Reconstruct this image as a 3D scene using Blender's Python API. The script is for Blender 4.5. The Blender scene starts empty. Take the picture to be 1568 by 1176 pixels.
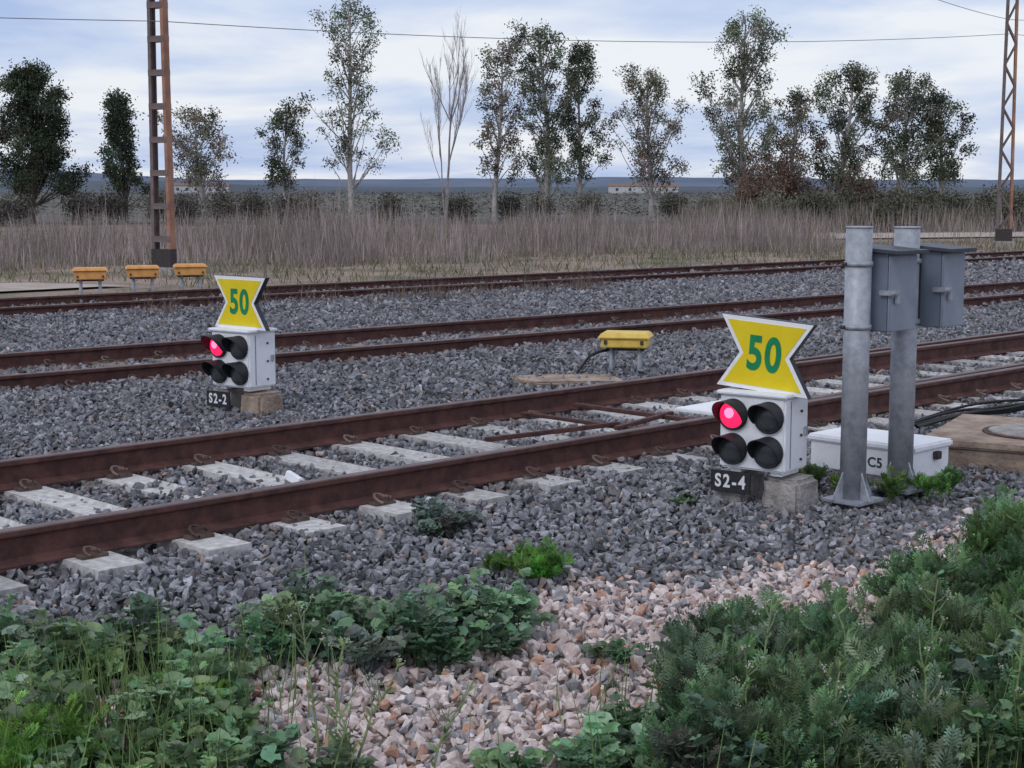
import bpy, bmesh, math, random
import numpy as np
from mathutils import Vector, Matrix
random.seed(7); rng=np.random.default_rng(11)
S=bpy.context.scene
COL=S.collection
# ------------------------------------------------------------------ materials
def nm(name):
    m=bpy.data.materials.new(name); m.use_nodes=True
    nt=m.node_tree; b=nt.nodes['Principled BSDF']; return m,nt,b
def mat(name,c1,c2=None,scale=8,rough=.7,metal=0,bump=0,bscale=None,detail=5,spec=.3,lo=.35,hi=.65):
    m,nt,b=nm(name); N=nt.nodes;L=nt.links
    b.inputs['Roughness'].default_value=rough; b.inputs['Metallic'].default_value=metal
    b.inputs['Specular IOR Level'].default_value=spec
    if c2 is None: c2=tuple(x*.75 for x in c1)
    tc=N.new('ShaderNodeTexCoord'); no=N.new('ShaderNodeTexNoise')
    no.inputs['Scale'].default_value=scale; no.inputs['Detail'].default_value=detail; no.inputs['Roughness'].default_value=.65
    L.new(tc.outputs['Object'],no.inputs['Vector'])
    r=N.new('ShaderNodeValToRGB'); r.color_ramp.elements[0].position=lo; r.color_ramp.elements[1].position=hi
    r.color_ramp.elements[0].color=(*c2,1); r.color_ramp.elements[1].color=(*c1,1)
    L.new(no.outputs['Fac'],r.inputs['Fac']); L.new(r.outputs['Color'],b.inputs['Base Color'])
    if bump:
        n2=N.new('ShaderNodeTexNoise'); n2.inputs['Scale'].default_value=bscale or scale*4; n2.inputs['Detail'].default_value=4
        L.new(tc.outputs['Object'],n2.inputs['Vector'])
        bp=N.new('ShaderNodeBump'); bp.inputs['Strength'].default_value=bump; bp.inputs['Distance'].default_value=.02
        L.new(n2.outputs['Fac'],bp.inputs['Height']); L.new(bp.outputs['Normal'],b.inputs['Normal'])
    return m
def matattr(name,rough=.8,nscale=60,amt=.35,spec=.25,trans=0):
    m,nt,b=nm(name); N=nt.nodes;L=nt.links
    b.inputs['Roughness'].default_value=rough; b.inputs['Specular IOR Level'].default_value=spec
    a=N.new('ShaderNodeAttribute'); a.attribute_name='Col'
    if amt:
        tc=N.new('ShaderNodeTexCoord'); no=N.new('ShaderNodeTexNoise'); no.inputs['Scale'].default_value=nscale; no.inputs['Detail'].default_value=2
        L.new(tc.outputs['Object'],no.inputs['Vector'])
        mr=N.new('ShaderNodeMapRange'); mr.inputs['From Min'].default_value=.3; mr.inputs['From Max'].default_value=.7
        mr.inputs['To Min'].default_value=1-amt; mr.inputs['To Max'].default_value=1+amt
        L.new(no.outputs['Fac'],mr.inputs['Value'])
        v=N.new('ShaderNodeVectorMath'); v.operation='SCALE'
        L.new(a.outputs['Color'],v.inputs[0]); L.new(mr.outputs['Result'],v.inputs['Scale']); out=v.outputs['Vector']
    else: out=a.outputs['Color']
    L.new(out,b.inputs['Base Color'])
    if trans:
        t=N.new('ShaderNodeBsdfTranslucent'); L.new(out,t.inputs['Color'])
        mx=N.new('ShaderNodeMixShader'); mx.inputs['Fac'].default_value=trans
        L.new(b.outputs[0],mx.inputs[1]); L.new(t.outputs[0],mx.inputs[2])
        L.new(mx.outputs[0],N['Material Output'].inputs['Surface'])
    return m
M_white=mat('white_paint',(.84,.85,.89),(.66,.67,.71),6,.45,bump=.05,lo=.22,hi=.5)
M_black=mat('black_plastic',(.022,.022,.026),(.035,.035,.04),20,.6)
M_backing=mat('dark_sheet',(.03,.03,.04),(.05,.05,.06),20,.5)
M_yellow=mat('sign_yellow',(.82,.64,.02),(.74,.56,.015),5,.35)
M_green=mat('sign_green',(.012,.26,.10),(.01,.2,.08),8,.4)
M_lensoff=mat('lens_dark',(.075,.08,.085),(.04,.045,.05),9,.25,spec=.5)
M_galv=mat('galvanised_steel',(.44,.46,.51),(.27,.29,.33),14,.5,.25,bump=.08,bscale=60,detail=8)
M_boxg=mat('box_grey_paint',(.20,.235,.30),(.155,.185,.24),5,.5,.1)
M_doorlit=mat('box_door_lit',(.27,.31,.38),(.21,.245,.31),5,.5,.1)  # box grey with the light on the right face put into the colour
M_boxlid=mat('box_lid',(.07,.08,.10),(.045,.05,.07),6,.5)
M_conc=mat('concrete',(.44,.41,.39),(.24,.22,.21),9,.9,bump=.8,bscale=40)
M_conc2=mat('concrete_beige',(.44,.34,.27),(.22,.16,.13),6,.9,bump=.8,bscale=30)
M_rust=mat('rusty_steel',(.135,.060,.052),(.062,.030,.028),9,.8,.05,bump=.2,bscale=50)
M_railtop=mat('rail_head_steel',(.17,.11,.10),(.095,.06,.06),5,.45,.4)
M_rustor=mat('rust_orange',(.42,.23,.16),(.27,.14,.10),3,.85)
M_rustdk=mat('mast_steel',(.21,.165,.16),(.13,.10,.10),4,.85)
M_steel=mat('dark_steel',(.09,.08,.085),(.05,.04,.04),30,.6,.5)
M_orange=mat('orange_paint',(.74,.38,.13),(.56,.26,.08),5,.55)
M_yelbox=mat('yellow_paint',(.80,.58,.13),(.64,.43,.08),6,.5)
M_cable=mat('cable_black',(.02,.02,.02),None,10,.5)
M_wire=mat('wire_grey',(.2,.21,.24),None,10,.5)
M_text=mat('text_white',(.82,.82,.85),(.75,.75,.78),10,.5)
M_stone=matattr('ballast_stone',.85,45,.32)
M_stonef=matattr('ballast_stone_plain',.85,45,0)
M_pink=matattr('path_stone',.85,45,.2)
M_leaf=matattr('leaf',.6,25,.2,trans=.2,spec=.3)
M_tleaf=matattr('tree_foliage',.85,2,0,spec=.1)
M_tbark=matattr('bark',.9,5,.3)
M_grass=matattr('dry_grass',.9,1.2,0,spec=.1)
M_sleeper=matattr('sleeper_concrete',.9,22,.25)
def emis(name,c,s):
    m,nt,b=nm(name); b.inputs['Base Color'].default_value=(.5,.01,.03,1)
    b.inputs['Emission Color'].default_value=(*c,1); b.inputs['Emission Strength'].default_value=s; b.inputs['Roughness'].default_value=.2
    return m
M_red=emis('red_lamp_lit',(1,.015,.095),1.5); M_redc=emis('red_lamp_core',(1,.18,.34),2.2)
# ------------------------------------------------------------------ mesh helpers
def mesh_obj(name,v,f,m,parent=None,smooth=False,loc=None):
    me=bpy.data.meshes.new(name); me.from_pydata([tuple(p) for p in v],[],[tuple(q) for q in f]); me.update()
    o=bpy.data.objects.new(name,me); COL.objects.link(o); me.materials.append(m)
    if parent: o.parent=parent
    if smooth: me.polygons.foreach_set('use_smooth',[True]*len(me.polygons))
    if loc: o.location=loc
    return o
def empty(name,loc=(0,0,0),rot=(0,0,0)):
    e=bpy.data.objects.new(name,None); e.location=loc; e.rotation_euler=rot; COL.objects.link(e); e.empty_display_size=.1; return e
def box(name,c,s,m,parent=None,bev=.006,taper=1,rot=None,seg=2,rough=0):
    bm=bmesh.new(); bmesh.ops.create_cube(bm,size=1)
    for v in bm.verts:
        k=taper if v.co.z>0 else 1
        v.co=Vector((v.co.x*s[0]*k,v.co.y*s[1]*k,v.co.z*s[2]))
    if bev: bmesh.ops.bevel(bm,geom=bm.edges[:],offset=bev,segments=seg,affect='EDGES')
    if rough:
        bmesh.ops.subdivide_edges(bm,edges=bm.edges[:],cuts=3,use_grid_fill=True)
        for v in bm.verts: v.co+=Vector([random.uniform(-rough,rough) for _ in range(3)])
    me=bpy.data.meshes.new(name); bm.to_mesh(me); bm.free(); me.materials.append(m)
    o=bpy.data.objects.new(name,me); COL.objects.link(o); o.location=c
    if rot: o.rotation_euler=rot
    if parent: o.parent=parent
    return o
def cyl(name,c,r,h,m,parent=None,rot=None,seg=28,r2=None,bev=0):
    bm=bmesh.new(); bmesh.ops.create_cone(bm,cap_ends=True,segments=seg,radius1=r,radius2=r if r2 is None else r2,depth=h)
    if bev: bmesh.ops.bevel(bm,geom=[e for e in bm.edges if len(e.link_faces)==2 and e.calc_face_angle()>1],offset=bev,segments=2,affect='EDGES')
    for f in bm.faces: f.smooth=len(f.verts)==4
    me=bpy.data.meshes.new(name); bm.to_mesh(me); bm.free(); me.materials.append(m)
    o=bpy.data.objects.new(name,me); COL.objects.link(o); o.location=c
    if rot: o.rotation_euler=rot
    if parent: o.parent=parent
    return o
def text(name,s,size,loc,rot,m,parent,ext=.001,bold=0,sx=1,sp=1.08):
    cu=bpy.data.curves.new(name,'FONT'); cu.body=s; cu.size=size; cu.extrude=ext; cu.offset=bold
    cu.align_x='CENTER'; cu.align_y='CENTER'; cu.materials.append(m); cu.space_character=sp
    o=bpy.data.objects.new(name,cu); COL.objects.link(o); o.location=loc; o.rotation_euler=rot; o.scale=(sx,1,1); o.parent=parent
    return o
def curve(name,pts,r,m,parent=None):
    cu=bpy.data.curves.new(name,'CURVE'); cu.dimensions='3D'; cu.bevel_depth=r; cu.bevel_resolution=2
    sp=cu.splines.new('NURBS'); sp.points.add(len(pts)-1)
    for i,p in enumerate(pts): sp.points[i].co=(*p,1)
    sp.use_endpoint_u=True; sp.order_u=3; cu.materials.append(m)
    o=bpy.data.objects.new(name,cu); COL.objects.link(o)
    if parent: o.parent=parent
    return o
def rotq(n,tilt=None):
    q=rng.normal(size=(n,4)); q/=np.linalg.norm(q,axis=1)[:,None]
    w,x,y,z=q.T
    return np.stack([np.stack([1-2*(y*y+z*z),2*(x*y-z*w),2*(x*z+y*w)],1),np.stack([2*(x*y+z*w),1-2*(x*x+z*z),2*(y*z-x*w)],1),np.stack([2*(x*z-y*w),2*(y*z+x*w),1-2*(x*x+y*y)],1)],1)
def frames(f,u):
    f=f/np.linalg.norm(f,axis=1)[:,None]; s=np.cross(f,u); s/=np.linalg.norm(s,axis=1)[:,None]+1e-9
    u=np.cross(s,f); return np.stack([s,f,u],2)
class Acc:
    def __init__(s): s.v=[];s.f=[];s.c=[];s.n=0
    def raw(s,v,f,c):
        v=np.asarray(v,float); c=np.asarray(c,float)
        if c.ndim==1: c=np.tile(c,(len(v),1))
        s.v.append(v); s.f.append(np.asarray(f)+s.n); s.c.append(c); s.n+=len(v)
    def inst(s,tv,tf,pos,R,sc,col):
        N=len(pos)
        if N==0: return
        sc=np.asarray(sc,float)
        if sc.ndim==1: sc=sc[:,None]*np.ones((1,3))
        V=tv[None]*sc[:,None,:]; V=np.einsum('nij,nvj->nvi',R,V)+pos[:,None,:]
        F=tf[None]+(np.arange(N)*len(tv))[:,None,None]
        s.raw(V.reshape(-1,3),F.reshape(-1,3),np.repeat(col,len(tv),axis=0))
    def tube(s,pts,rad,col,k=5):
        pts=np.asarray(pts,float); n=len(pts); d=np.gradient(pts,axis=0); d/=np.linalg.norm(d,axis=1)[:,None]+1e-9
        ref=np.array([.31,.95,.05]); a=np.cross(d,ref); a/=np.linalg.norm(a,axis=1)[:,None]+1e-9; b=np.cross(d,a)
        th=np.arange(k)*2*np.pi/k
        V=pts[:,None]+np.asarray(rad)[:,None,None]*(a[:,None]*np.cos(th)[None,:,None]+b[:,None]*np.sin(th)[None,:,None])
        F=[]
        for i in range(n-1):
            for j in range(k):
                p=i*k+j;q=i*k+(j+1)%k; F+= [(p,q,q+k),(p,q+k,p+k)]
        s.raw(V.reshape(-1,3),F,col)
    def build(s,name,m,parent=None,smooth=False):
        v=np.concatenate(s.v).astype(np.float32); f=np.concatenate(s.f).astype(np.int32); c=np.concatenate(s.c).astype(np.float32)
        me=bpy.data.meshes.new(name); me.vertices.add(len(v)); me.vertices.foreach_set('co',v.ravel())
        me.loops.add(f.size); me.loops.foreach_set('vertex_index',f.ravel())
        me.polygons.add(len(f)); me.polygons.foreach_set('loop_start',np.arange(len(f),dtype=np.int32)*3)
        me.update(calc_edges=True)
        if not smooth: me.polygons.foreach_set('use_smooth',np.zeros(len(f),bool))
        else: me.polygons.foreach_set('use_smooth',np.ones(len(f),bool))
        a=me.color_attributes.new('Col','FLOAT_COLOR','POINT'); a.data.foreach_set('color',np.concatenate([c,np.ones((len(c),1),np.float32)],1).ravel())
        me.materials.append(m); o=bpy.data.objects.new(name,me); COL.objects.link(o)
        if parent: o.parent=parent
        return o
def hull_template(seed,npts=9,flat=.75):
    r=np.random.default_rng(seed); p=r.normal(size=(npts,3)); p/=np.linalg.norm(p,axis=1)[:,None]; p*=r.uniform(.75,1.05,(npts,1)); p*=np.array([1.1,.8,flat*r.uniform(.7,1.1)])
    bm=bmesh.new()
    for q in p: bm.verts.new(q)
    res=bmesh.ops.convex_hull(bm,input=bm.verts[:])
    bmesh.ops.triangulate(bm,faces=bm.faces[:])
    lone=[v for v in bm.verts if not v.link_faces]; bmesh.ops.delete(bm,geom=lone,context='VERTS')
    bm.verts.index_update(); v=np.array([x.co[:] for x in bm.verts]); f=np.array([[x.index for x in q.verts] for q in bm.faces]); bm.free()
    return v,f
ST=[hull_template(i,10 if i<8 else 8) for i in range(14)]
# ------------------------------------------------------------------ layout constants (metres)
def fr(k):
    n=math.hypot(1,k); return np.array([1/n,k/n]),np.array([-k/n,1/n])
TR=[(9.5,12.0,.98),(17.1,19.4,.875),(26.9,29.2,.86)]
def perp(x,y,Y0,k): return (y-Y0-k*x)/math.hypot(1,k)
def noise2(x,y):
    return (np.sin(x*1.7+y*.9+1)+np.sin(x*.8-y*2.1+2)+np.sin(x*3.7+y*3.1)*.6+np.sin(-x*6.1+y*5.3+.5)*.35)/2.95
def edge(x): return 6.75+.62*x+.18*np.sin(x*2.3+1)+.12*np.sin(x*6.1)
def hgt(x,y):
    sA=perp(x,y,*TR[0][::2]); sB=perp(x,y,TR[0][1],.98); sC=perp(x,y,TR[1][0],.875); sD=perp(x,y,TR[1][1],.875); sE=perp(x,y,TR[2][0],.86)
    h=np.full_like(x,-.03)
    h=np.where(sA<-.75,-.03-.07*np.clip((-sA-.75)/1.3,0,1),h)
    h=np.where((sB>.3)&(sC<0),-.02+.06*np.clip((sB-.3)/1.5,0,1),h)
    h=np.where((sC>=0)&(sD<=0),.0,h)
    h=np.where((sD>0)&(sE<0),.05,h)
    h=np.where(sE>=0,.02,h)
    return h+.022*noise2(x*1.3,y*1.3)
# ------------------------------------------------------------------ ground
def gsheet(name,x0,x1,y0,y1,nx,ny,zf,m):
    xs=np.linspace(x0,x1,nx); ys=np.linspace(y0,y1,ny); X,Y=np.meshgrid(xs,ys); Z=zf(X,Y)
    v=np.stack([X,Y,Z],-1).reshape(-1,3); f=[(j*nx+i,j*nx+i+1,(j+1)*nx+i+1,(j+1)*nx+i) for j in range(ny-1) for i in range(nx-1)]
    return mesh_obj(name,v,f,m,smooth=True)
m,nt,b=nm('ground_soil'); N=nt.nodes;L=nt.links; b.inputs['Roughness'].default_value=.95; b.inputs['Specular IOR Level'].default_value=.1
tc=N.new('ShaderNodeTexCoord')
n1=N.new('ShaderNodeTexNoise'); n1.inputs['Scale'].default_value=.35; n1.inputs['Detail'].default_value=8; n1.inputs['Roughness'].default_value=.7
n2=N.new('ShaderNodeTexNoise'); n2.inputs['Scale'].default_value=12; n2.inputs['Detail'].default_value=4
L.new(tc.outputs['Object'],n1.inputs['Vector']); L.new(tc.outputs['Object'],n2.inputs['Vector'])
r=N.new('ShaderNodeValToRGB'); e=r.color_ramp.elements; e[0].position=.34; e[0].color=(.11,.115,.065,1); e[1].position=.60; e[1].color=(.37,.28,.235,1)
q=e.new(.46); q.color=(.23,.19,.15,1)
L.new(n1.outputs['Fac'],r.inputs['Fac'])
mx=N.new('ShaderNodeMix'); mx.data_type='RGBA'; mx.blend_type='MULTIPLY'; mx.inputs['Factor'].default_value=.6
r2=N.new('ShaderNodeValToRGB'); r2.color_ramp.elements[0].position=.3; r2.color_ramp.elements[0].color=(.45,.45,.45,1); r2.color_ramp.elements[1].position=.7; r2.color_ramp.elements[1].color=(1.2,1.2,1.2,1)
L.new(n2.outputs['Fac'],r2.inputs['Fac']); L.new(r.outputs['Color'],mx.inputs['A']); L.new(r2.outputs['Color'],mx.inputs['B']); L.new(mx.outputs['Result'],b.inputs['Base Color'])
bp=N.new('ShaderNodeBump'); bp.inputs['Strength'].default_value=.6; bp.inputs['Distance'].default_value=.05; L.new(n2.outputs['Fac'],bp.inputs['Height']); L.new(bp.outputs['Normal'],b.inputs['Normal'])
M_ground=m
mesh_obj('ground',[(-4000,-200,-.13),(4000,-200,-.13),(4000,6000,-.13),(-4000,6000,-.13)],[(0,1,2,3)],M_ground)
M_bed=mat('ballast_bed_dark',(.07,.07,.078),(.035,.035,.04),25,.95)  # dark sheet under the stones, seen only through their gaps
M_gbed=mat('gravel_path_fines',(.24,.19,.17),(.13,.10,.09),20,.95)
M_field=mat('scrub_field',(.15,.135,.12),(.08,.08,.065),.06,.95,detail=8)
mesh_obj('scrub_field',[(-900,84,-.10),(900,84,-.10),(1500,1900,-.10),(-1500,1900,-.10)],[(0,1,2,3)],M_field)
def zb(X,Y):
    sF=perp(X,Y,TR[2][1],.86)
    z=hgt(X,Y)-.03
    return np.where((sF>1.3),-.2,np.where(Y<edge(X)-.3,-.2,z))
gsheet('ballast_bed',-22,40,2,62,249,241,zb,M_bed)
gsheet('gravel_path',-6,8,1,12,57,45,lambda X,Y: np.where(Y>edge(X)+.9,-.25,-.112+0*X),M_gbed)
M_dirt=mat('pale_dirt',(.46,.40,.36),(.34,.28,.24),1.5,.95,bump=.3)
mesh_obj('dirt_road',[(11,58,-.08),(60,74,-.08),(60,80,-.08),(10.5,64,-.08)],[(0,1,2,3)],M_dirt)
mesh_obj('dirt_verge',[(-16,22.5,-.085),(-9.0,28.5,-.085),(-7.3,30.2,-.085),(-9.5,31,-.085),(-18,27,-.085)],[(0,1,2,3,4)],M_dirt)
# ------------------------------------------------------------------ ballast stones
def region(y0,y1,sp,marg):
    xs=np.arange(-y1*.36*marg,y1*.36*marg,sp); ys=np.arange(y0,y1,sp*.9)
    X,Y=np.meshgrid(xs,ys); X=X+ (np.arange(len(ys))%2)[:,None]*sp*.5
    X=X.ravel()+rng.uniform(-.4,.4,X.size)*sp; Y=Y.ravel()+rng.uniform(-.4,.4,Y.size)*sp
    k=np.abs(X)<Y*.33*marg+.4; return X[k],Y[k]
SO=[.07,.2,.4]
def slp(x,y,mt,thr=.14):
    Y0,Y1,k=TR[mt]; d,n=fr(k); t=x*d[0]+(y-Y0)*d[1]
    s=perp(x,y,Y0,k); f=np.abs(((t-SO[mt])/.6+.5)%1-.5)*.6
    return (f<thr)&(s>-.45)&(s<2.2)
def scatter(X,Y,size,tmpl,colf,zoff=0,acc=None,hf=hgt):
    z=hf(X,Y)+zoff+rng.uniform(-.014,.014,len(X))
    for i,t in enumerate(tmpl):
        k=(np.arange(len(X))%len(tmpl))==i
        n=k.sum(); sc=size*np.clip(rng.lognormal(-.06,.25,n),.5,1.6); sc3=sc[:,None]*rng.uniform(.75,1.2,(n,3))
        p=np.stack([X[k],Y[k],z[k]],1)
        acc.inst(t[0],t[1],p,rotq(n),sc3,colf(n,X[k],Y[k]))
def cgrey(n,x,y):
    v=rng.beta(1.7,2.6,n); lo=np.array([.072,.073,.082]); hi=np.array([.39,.39,.43])
    c=lo+(hi-lo)*v[:,None]
    c*=(1+.10*noise2(x*.9+3,y*.9))[:,None]
    k=rng.random(n)<.05; c[k]*=1.4
    k=rng.random(n)<.06; c[k]*=np.array([1.25,1.0,.85])
    w=np.zeros(n)
    for (a,bb,kk) in TR:
        for q in (a,bb): w=np.maximum(w,np.exp(-(perp(x,y,q,kk)/.3)**2))
    w=(w*.55*rng.random(n))[:,None]
    c=c*(1-w)+np.array([.17,.11,.095])*w
    return c
def cpink(n,x,y):
    v=rng.random((n,1)); t=rng.random(n)
    c=np.array([.44,.34,.32])*(1-v)+np.array([.72,.635,.62])*v
    c[t<.18]=np.array([.30,.29,.31])*rng.uniform(.7,1.3,((t<.18).sum(),1)); c[(t>.93)]=np.array([.48,.29,.22])
    return c
def railgap(X,Y,g):
    ok=np.ones(len(X),bool)
    for (a,bb,kk) in TR:
        for q in (a,bb): ok&=np.abs(perp(X,Y,q,kk))>g
    return ok
BE=empty('track_ballast')
for bi,(y0,y1,sp,sz,tm) in enumerate([(4.2,13,.042,.031,ST[:8]),(13,22,.056,.038,ST[8:]),(22,32,.078,.048,ST[8:]),(32,52,.125,.073,ST[8:])]):
    bal=Acc()
    X,Y=region(y0,y1,sp,1.12)
    sF=perp(X,Y,TR[2][1],.86)
    k=(Y>edge(X)+.12*rng.normal(size=len(X)))&(sF<1.3)&railgap(X,Y,.085)
    sA=perp(X,Y,TR[0][0],.98)
    on=slp(X,Y,0,.125)
    inn=on&(sA>.0)&(sA<1.8)
    k&=~(inn&(rng.random(len(X))<.76+.22*noise2(X*2,Y*2)))
    out=on&~inn; k&=~(out&(sA>-.4)&(rng.random(len(X))<.34+.3*noise2(X*3,Y*2.2)))
    X=X[k];Y=Y[k]
    scatter(X,Y,sz,tm,cgrey,acc=bal)
    k2=rng.random(len(X))<.22
    k2&=~slp(X,Y,0,.16)
    scatter(X[k2]+.01,Y[k2]+.01,sz*.95,tm,cgrey,zoff=sz*.6,acc=bal)
    bal.build('stones',M_stone if bi==0 else M_stonef,BE)
pk=Acc()
X,Y=region(3.8,9.8,.036,1.2); k=(Y<edge(X)+.16*rng.normal(size=len(X))+.05); X=X[k];Y=Y[k]
hp=lambda x,y: -.10+.012*noise2(x*2,y*2)
scatter(X,Y,.028,ST[:8],cpink,acc=pk,hf=hp)
k=rng.random(len(X))<.22; scatter(X[k],Y[k],.034,ST[:8],cpink,zoff=.016,acc=pk,hf=hp)
pk.build('path_gravel',M_pink)
# ------------------------------------------------------------------ tracks
PR=[(-.072,0),(.072,0),(.072,.011),(.03,.022),(.0095,.035),(.0095,.128),(.033,.138),(.036,.145),(.036,.166),(.03,.172),(-.03,.172),(-.036,.166),(-.036,.145),(-.033,.138),(-.0095,.128),(-.0095,.035),(-.03,.022),(-.072,.011)]
def rail(name,Y0,k,parent,t0=-16,t1=46,off=0,z=0,skew=0):
    d,n=fr(k); v=[];f=[]; ns=20
    for i in range(ns+1):
        t=t0+(t1-t0)*i/ns; o=off+skew*(t-t0)
        for (a,h) in PR: v.append((d[0]*t+n[0]*(a+o),Y0+d[1]*t+n[1]*(a+o),z+h))
    K=len(PR)
    for i in range(ns):
        for j in range(K): f.append((i*K+j,(i+1)*K+j,(i+1)*K+(j+1)%K,i*K+(j+1)%K))
    f.append(tuple(range(K))); f.append(tuple(range(ns*K+K-1,ns*K-1,-1)))
    o=mesh_obj(name,v,f,M_rust,parent); o.data.materials.append(M_railtop)
    for i,p in enumerate(o.data.polygons):
        if i<ns*K and (i%K) in (8,9,10): p.material_index=1
    return o
def tube_template(pts,r,k=5):
    a=Acc(); a.tube(pts,[r]*len(pts),(1,1,1),k); return a.v[0],np.asarray(a.f[0])
cp=[(-.055,.035,.02),(-.02,.045,.03),(.02,.04,.045),(.045,.02,.055),(.05,-.01,.052),(.03,-.035,.042),(0,-.045,.035),(-.03,-.03,.045),(-.035,-.005,.055),(-.015,.01,.05)]
CT=tube_template(cp,.0085)
bx=np.array([(x,y,z) for z in (-.5,.5) for y in (-.5,.5) for x in (-.5,.5)],float)
BT=(bx,np.array([(0,2,1),(1,2,3),(4,5,6),(5,7,6),(0,1,4),(1,5,4),(2,6,3),(3,6,7),(0,4,2),(2,4,6),(1,3,5),(3,7,5)]))
for ti,(Ya,Yb,k) in enumerate(TR):
    P=empty('railway_track'); d,n=fr(k); g=(Yb-Ya)/math.hypot(1,k)
    rail('rail_near',Ya,k,P); rail('rail_far',Yb,k,P)
    ts=np.arange(-26,70)*.6+SO[ti]; ts=ts[(ts>-14)&(ts<44)]
    sl=Acc(); cl=Acc(); N_=len(ts)
    ang=math.atan2(n[1],n[0])
    R1=np.array([[math.cos(ang),-math.sin(ang),0],[math.sin(ang),math.cos(ang),0],[0,0,1]])
    s0=g/2
    tv=np.array([(-1.3,-.15,-.2),(1.3,-.15,-.2),(1.3,.15,-.2),(-1.3,.15,-.2),(-1.29,-.125,0),(1.29,-.125,0),(1.29,.125,0),(-1.29,.125,0),(-.45,-.11,-.02),(.45,-.11,-.02),(.45,.11,-.02),(-.45,.11,-.02),(-.58,-.12,0),(.58,-.12,0),(.58,.12,0),(-.58,.12,0)],float)
    tf=np.array([(0,1,5),(0,5,4),(1,2,6),(1,6,5),(2,3,7),(2,7,6),(3,0,4),(3,4,7),(4,12,15),(4,15,7),(12,8,11),(12,11,15),(8,9,10),(8,10,11),(9,13,14),(9,14,10),(13,5,6),(13,6,14),(4,5,8),(5,9,8),(6,7,10),(7,11,10)])
    pos=np.stack([d[0]*ts+n[0]*s0,Ya+d[1]*ts+n[1]*s0,np.full(N_,.0 if ti==0 else .02)+rng.uniform(-.006,.006,N_)],1)
    base=np.array([.44,.425,.425]) if ti==0 else np.array([.22,.17,.15])
    col=base*rng.uniform(.7,1.2,(N_,1))
    sl.inst(tv,tf,pos,np.tile(R1,(N_,1,1)),np.ones(N_),col); sl.build('sleepers',M_sleeper,P)
    for s_ in (0,g):
        for sg in (-1,1):
            pp=np.stack([d[0]*ts+n[0]*(s_+sg*.12),Ya+d[1]*ts+n[1]*(s_+sg*.12),np.full(N_,.0 if ti==0 else .03)],1)
            R=R1 if sg<0 else R1@np.diag([-1,-1,1])
            cl.inst(CT[0],CT[1],pp,np.tile(R,(N_,1,1)),rng.uniform(.8,1.1,N_),np.array([.12,.085,.075])*rng.uniform(.6,1.7,(N_,1)))
            cl.inst(BT[0],BT[1],pp+np.array([0,0,.008]),np.tile(R,(N_,1,1)),np.tile([.07,.14,.022],(N_,1)),np.tile([.11,.08,.07],(N_,1)))
    cl.build('rail_clips',M_sleeper,P)
def P3(t,s,z,ti=0):
    Ya,Yb,k=TR[ti]; d,n=fr(k); return (d[0]*t+n[0]*s,Ya+d[1]*t+n[1]*s,z)
SW=empty('track_switch_mechanism',(0,0,0))
def along(name,t,s,z,sz,m,ang=0,bev=.006):
    return box(name,P3(t,s,z),sz,m,SW,bev,rot=(0,0,math.atan2(.98,1)+ang))
along('stretcher_rod_1',1.75,.95,.045,(.05,1.45,.025),M_rust); along('stretcher_rod_2',2.35,.95,.05,(.06,1.5,.03),M_rust)
along('drive_rod',2.05,.7,.06,(.9,.05,.03),M_rust,.25); along('drive_rod_2',1.2,.8,.06,(1.2,.045,.03),M_rust,-.12)
along('lock_bracket_1',1.55,.22,.06,(.12,.18,.12),M_rust); along('lock_bracket_2',2.2,.25,.06,(.10,.2,.10),M_rust)
along('lock_cover',1.55,.12,.128,(.14,.12,.02),M_white)
along('detector_plate',2.75,.55,.10,(.62,.40,.03),M_white,.05); along('machine_housing',2.85,.18,.06,(.5,.18,.12),M_rust)
along('ground_plate',2.45,-.22,.01,(.5,.25,.05),M_steel)
rail('switch_blade_near',TR[0][0],.98,SW,t0=2.6,t1=16,off=.09,skew=.012); rail('switch_blade_far',TR[0][1],.98,SW,t0=2.6,t1=16,off=-.16,skew=-.014)
box('white_marker',P3(-1.55,.13,.17),(.035,.12,.05),M_white,SW,.005,rot=(.3,.2,.9))
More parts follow.
